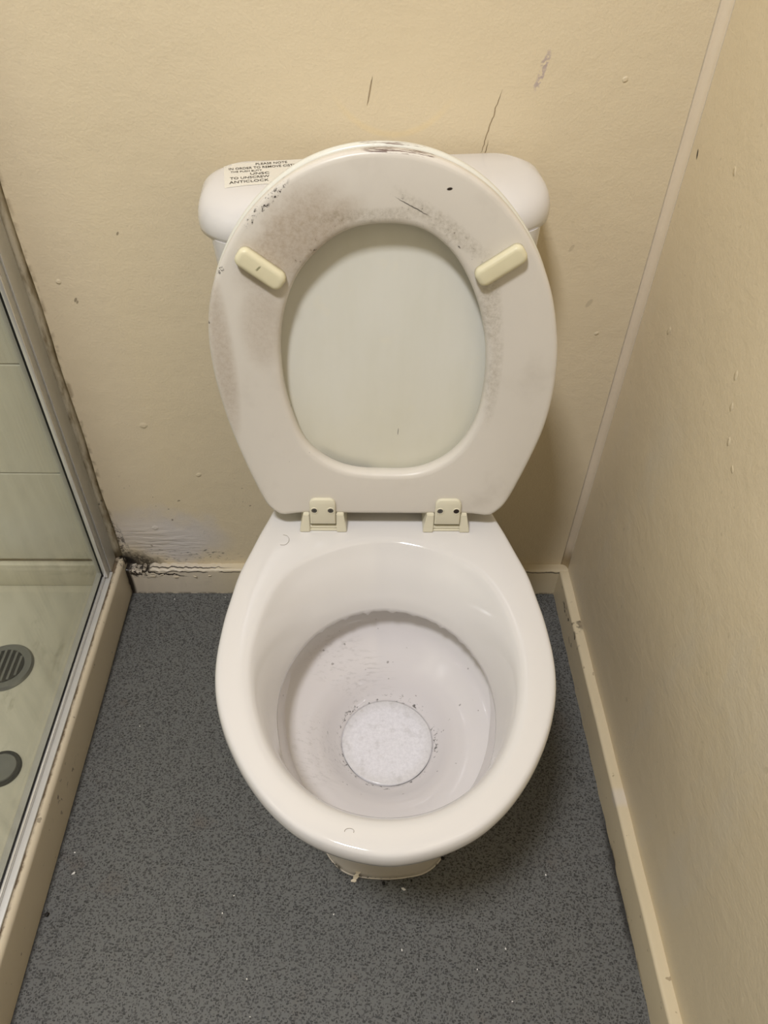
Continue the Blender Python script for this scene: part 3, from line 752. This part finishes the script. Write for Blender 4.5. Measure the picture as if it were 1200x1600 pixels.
s_in = [(-.0076, .3475), (-.0432, .3410), (-.0675, .3239), (-.0898, .2987), (-.1041, .2658), (-.1119, .2240), (-.1123, .1869), (-.1049, .1394), (-.0857, .0926), (-.0534, .0676), (-.0012, .0597), (.0435, .0638), (.0755, .0851), (.0975, .1247),
        (.1044, .1739), (.1015, .2194), (.0931, .2549), (.0779, .2915), (.0567, .3227), (.0282, .3433)]
s_out = [(x, z) for x, z in s_out] + [(-.1303 + .2643 * k / 12, 0.0) for k in range(0, 13)]
SC = (-.002, .190); NS = 240
SO_ = polar(s_out, SC, NS, 1.4); SI_ = polar(s_in, SC, NS, 3.5)
def LY(o, y): return [(p[0], y, p[1]) for p in o]
bm = bmesh.new()
T = .0175
loft(bm, [LY(offset(SI_, .0075), 0), LY(offset(SI_, .0030), .0008), LY(offset(SI_, .0006), .0035), LY(SI_, .007), LY(SI_, T - .003), LY(offset(SI_, .003), T),
          LY(offset(SO_, -.004), T), LY(offset(SO_, -.001), T - .002), LY(SO_, T - .005), LY(SO_, .0045), LY(offset(SO_, -.0010), .0016), LY(offset(SO_, -.0035), .0004), LY(offset(SO_, -.0065), 0)], ring=True)
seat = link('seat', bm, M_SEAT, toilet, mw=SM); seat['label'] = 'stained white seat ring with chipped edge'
bm = bmesh.new()
LO = offset(SO_, .0012); G = T + .0045; T2 = .0135
ctr = np.array(SC)
loft(bm, [LY(ctr + (LO - ctr) * s, G + d) for s, d in ((.25, .0012), (.60, .0010), (.86, .0003))] + [LY(offset(LO, -.003), G), LY(offset(LO, -.0008), G + .0015), LY(LO, G + .004), LY(LO, G + T2 - .006), LY(offset(LO, -.0014), G + T2 - .003), LY(offset(LO, -.0045), G + T2 - .0008),
          LY(offset(LO, -.010), G + T2), LY(ctr + (LO - ctr) * .5, G + T2 + .0006)], True, True)
slid = link('seat_lid', bm, M_LID, toilet, mw=SM); slid['label'] = 'yellowed white lid behind the seat ring'

def buffer(c, ang_, L_, W_, label):
    bm = bmesh.new()
    def st_(hl, hw_, r, n=48):
        pts = []
        for cx, cy, a0 in ((hl - r, hw_ - r, 0), (-hl + r, hw_ - r, 90), (-hl + r, -hw_ + r, 180), (hl - r, -hw_ + r, 270)):
            for k in range(n // 4):
                a = math.radians(a0 + 90 * k / (n // 4 - 1)); pts.append((cx + r * math.cos(a), cy + r * math.sin(a)))
        return np.array(pts)
    a = math.radians(ang_); ca, sa = math.cos(a), math.sin(a)
    def lp(hl, hw_, r, y): return [(c[0] + p[0] * ca - p[1] * sa, y, c[1] + p[0] * sa + p[1] * ca) for p in st_(hl, hw_, r)]
    loft(bm, [lp(L_, W_, W_ * .75, -.0001), lp(L_, W_, W_ * .75, -.0055), lp(L_ - .0008, W_ - .0008, W_ * .7, -.0078), lp(L_ - .0028, W_ - .0028, W_ * .5, -.0092), lp(L_ - .005, W_ - .005, W_ * .3, -.0095)], True, True)
    o = link('buffer', bm, M_BUFF, seat); o['label'] = label
    return o
buffer((-.1248, .3062), -36.0, .0255, .0098, 'yellowed rubber buffer at left of the seat ring, with a green smudge')
buffer((.1042, .3130), 35.0, .0260, .0098, 'clean yellowed rubber buffer at right of the seat ring')

# hinges
def hinge(x, side):
    bm = bmesh.new(); box(bm, (-.0180, -.0035, .0), (.0180, .020, .0026), .0006)
    h = link('hinge', bm, M_PLAST, toilet)
    h.location = Vector((x, -.2405, .4005)) - Vector(toilet.location); sharp(h, 40)
    for s in (-1, 1):                                     # two tapered posts standing on the pan
        inner = s * .0162; top_out = s * (.0235 if s == side else .0250); bot_out = s * .0290
        q = sorted((inner, top_out)); b_ = sorted((inner, bot_out))
        v = [(b_[0], -.0058, 0), (b_[1], -.0058, 0), (b_[1], .030, 0), (b_[0], .030, 0), (q[0], -.0025, .0275), (q[1], -.0025, .0275), (q[1], .027, .0275), (q[0], .027, .0275)]
        bm = bmesh.new(); V = [bm.verts.new(p) for p in v]
        for f in ((0, 3, 2, 1), (4, 5, 6, 7), (0, 1, 5, 4), (1, 2, 6, 5), (2, 3, 7, 6), (3, 0, 4, 7)): bm.faces.new([V[i] for i in f])
        bmesh.ops.bevel(bm, geom=list({e for w in V for e in w.link_edges}), offset=.0009, segments=2, affect='EDGES')
        sharp(link('hinge_post', bm, M_PLAST, h), 40)
    bm = bmesh.new(); tube(bm, [(-.0165, .0005, .0052), (.0165, .0005, .0052)], .0030, 12)
    sharp(link('hinge_pin', bm, M_PLAST, h))
    # leaf screwed to the seat's face: in the seat's frame, brought back to the hinge's
    bm = bmesh.new()
    w, z0, z1, r = .0156, -.0125, .0252, .0078
    pts = [(-w, z0), (w, z0)] + [(w - r + r * math.cos(a), z1 - r + r * math.sin(a)) for a in [math.pi / 2 * k / 7 for k in range(8)]] + [(-w + r + r * math.cos(a), z1 - r + r * math.sin(a)) for a in [math.pi / 2 + math.pi / 2 * k / 7 for k in range(8)]]
    o2 = np.array(pts); c2 = np.array([0, .007])
    loft(bm, [LY(o2, -.0001), LY(o2, -.0028), LY(c2 + (o2 - c2) * .975, -.0042), LY(c2 + (o2 - c2) * (.90, .86), -.0052)], True, True)
    inv = Matrix.Translation(-Vector(h.location))
    lm = inv @ SM @ Matrix.Translation((x - .0035, 0, 0))
    leaf = sharp(link('hinge_leaf', bm, M_PLAST, h, mw=lm), 40)
    for s in (-1, 1):
        bm = bmesh.new(); disc(bm, (s * .0098, -.0050, .0096), (0, -1, 0), .0034, .0007, 20)
        dark = (side < 0) != (s < 0)
        # the cross slot of the screw head
        box(bm, (s * .0098 - .0014, -.0058, .0094), (s * .0098 + .0014, -.0056, .0098), mi=1)
        box(bm, (s * .0098 - .0002, -.0058, .0082), (s * .0098 + .0002, -.0056, .0110), mi=1)
        sc_ = link('screw', bm, [M_RUST if (side > 0 and s > 0) else M_SCREW, M_CRUMB], h, mw=lm); sharp(sc_)
        bm = bmesh.new()
        def rg(r_, y): return [(s * .0098 + r_ * math.cos(a), y, .0096 + r_ * math.sin(a)) for a in [2 * math.pi * k / 24 for k in range(24)]]
        loft(bm, [rg(.0034, -.0050), rg(.0035, -.0060), rg(.0043, -.0060), rg(.0049, -.0050)], ring=True)
        link('screw_collar', bm, M_PLAST, h, mw=lm)
    return h
hinge(-.0712, -1)
hinge(.0805, 1)

# ------------------------------------------------------------------ water in the pan
bm = bmesh.new()
wl = []
for r_, z in ((1.012, .1992), (.97, .1996), (.8, .1997), (.5, .1997), (.2, .1998)):
    wl.append(L3((WAT - np.array([.0095, -.418])) * r_ + np.array([.0095, -.418]), z))
wl.insert(0, L3((WAT - np.array([.0095, -.418])) * .93 + np.array([.0095, -.418]), .180))
loft(bm, wl, True, True)
tag(link('water', bm, M_WATER), 'cloudy white water standing at the bottom of the toilet pan', 'water')

# ------------------------------------------------------------------ bits on the floor
def grit(name, loc, size, m, label, group=None, flat=.45, seed=0, cat='crumb'):
    rnd = random.Random(seed)
    bm = bmesh.new(); bmesh.ops.create_icosphere(bm, subdivisions=1, radius=1)
    for v in bm.verts: v.co *= rnd.uniform(.7, 1.15)
    sx, sy = size * rnd.uniform(.8, 1.3), size * rnd.uniform(.6, 1.0)
    for v in bm.verts: v.co = Vector((v.co.x * sx, v.co.y * sy, v.co.z * size * flat))
    zmin = min(v.co.z for v in bm.verts)
    for v in bm.verts: v.co.z -= zmin
    o = link(name, bm, m, smooth=False); o.location = loc; o.rotation_euler = (0, 0, rnd.uniform(0, 6))
    return tag(o, label, cat, group)
grit('white_crumb', (.0347, -.527, .0002), .0032, M_WHITE, 'white crumb on the floor just in front of the toilet foot', seed=1)
grit('black_crumb', (-.4300, -.5543, .0002), .0036, M_CRUMB, 'round black crumb on the floor beside the shower kerb', seed=2, flat=.8)
grit('white_crumb', (-.4105, -.5026, .0002), .0024, M_WHITE, 'white crumb on the floor close to the shower kerb', seed=3)
k = 4
for x, y, lb in ((.124, -.6228, 'tiny white speck on the grey floor, middle of three at lower right'),
                 (.1636, -.6579, 'tiny white speck on the grey floor, lowest of three at lower right'),
                 (-.1914, -.533, 'tiny white speck on the grey floor left of the toilet foot, upper of two'),
                 (-.2038, -.5542, 'tiny white speck on the grey floor left of the toilet foot, lower of two'),
                 (-.4165, -.475, 'tiny white speck on the grey floor beside the crumb at the shower kerb'),
                 (-.0581, -.5571, 'tiny white speck on the grey floor just below left of the toilet foot'),
                 (-.3686, -.2828, 'tiny white speck on the grey floor midway between kerb and pan'),
                 (-.1635, -.6302, 'tiny white speck on the grey floor below left, well in front of the foot'),
                 (-.36, -.03, 'tiny white speck on the floor under the mouldy end of the back skirting'),
                 (.163, -.60, 'tiny white speck on the grey floor, topmost of three at lower right'),
                 (-.155, -.67, 'tiny white speck on the grey floor at the very bottom edge'),
                 (.23, -.51, 'tiny white speck on the grey floor between pan and right skirting'),
                 (.03, -.60, 'tiny white speck on the grey floor straight in front of the toilet foot'),
                 (-.27, -.025, 'tiny white speck on the floor under the back skirting beside the pan')):
    grit('grit_speck', (x, y, .0002), random.uniform(.0011, .0017), M_WHITE, lb, 'white grit on the floor', seed=k, cat='speck'); k += 1
for x, y, s, lb in ((.008, -.519, .0032, 'black speck of dirt at the middle of the toilet foot'), (.046, -.516, .0024, 'smallest black speck of dirt at the toilet foot, right of the middle'),
                    (.0905, -.487, .0040, 'largest black speck of dirt at the right side of the toilet foot')):
    grit('dirt_speck', (x, y, .0002), s, M_CRUMB, lb, 'dirt round the toilet foot', seed=k, cat='speck'); k += 1
# curled flake of paint leaning on the foot
bm = bmesh.new(); loops = []
for i in range(7):
    t = i / 6; wv = .0028 + .0012 * math.sin(i * 2.2)
    c = Vector((-.0335 + .007 * t, -.5175 + .008 * t, .0012 + .013 * t * t))
    loops.append([c + Vector((-wv, .0006, 0)), c + Vector((wv, -.0004, .0008)), c + Vector((wv, .0002, .0016)), c + Vector((-wv, .0012, .0008))])
loft(bm, loops, True, True)
tag(link('paint_flake', bm, M_FLAKE, smooth=False), 'curled cream paint flake leaning against the toilet foot', 'paint flake')
# hairs on the rim
bm = bmesh.new()
tube(bm, [(-.1195 + .0072 * math.cos(a), -.2600 + .0085 * math.sin(a), .4008) for a in [math.radians(t) for t in range(-115, 100, 15)]], .00018, 6)
tag(link('hair', bm, M_HAIR), 'short curled hair on the pan rim left of the hinge', 'hair')
bm = bmesh.new()
tube(bm, [(-.0334 + .0042 * math.cos(a), -.6145 + .0026 * math.sin(a), .4008) for a in [math.radians(t) for t in range(-30, 200, 20)]], .00018, 6)
tag(link('hair', bm, M_HAIR), 'short hooked hair on the front of the pan rim', 'hair')
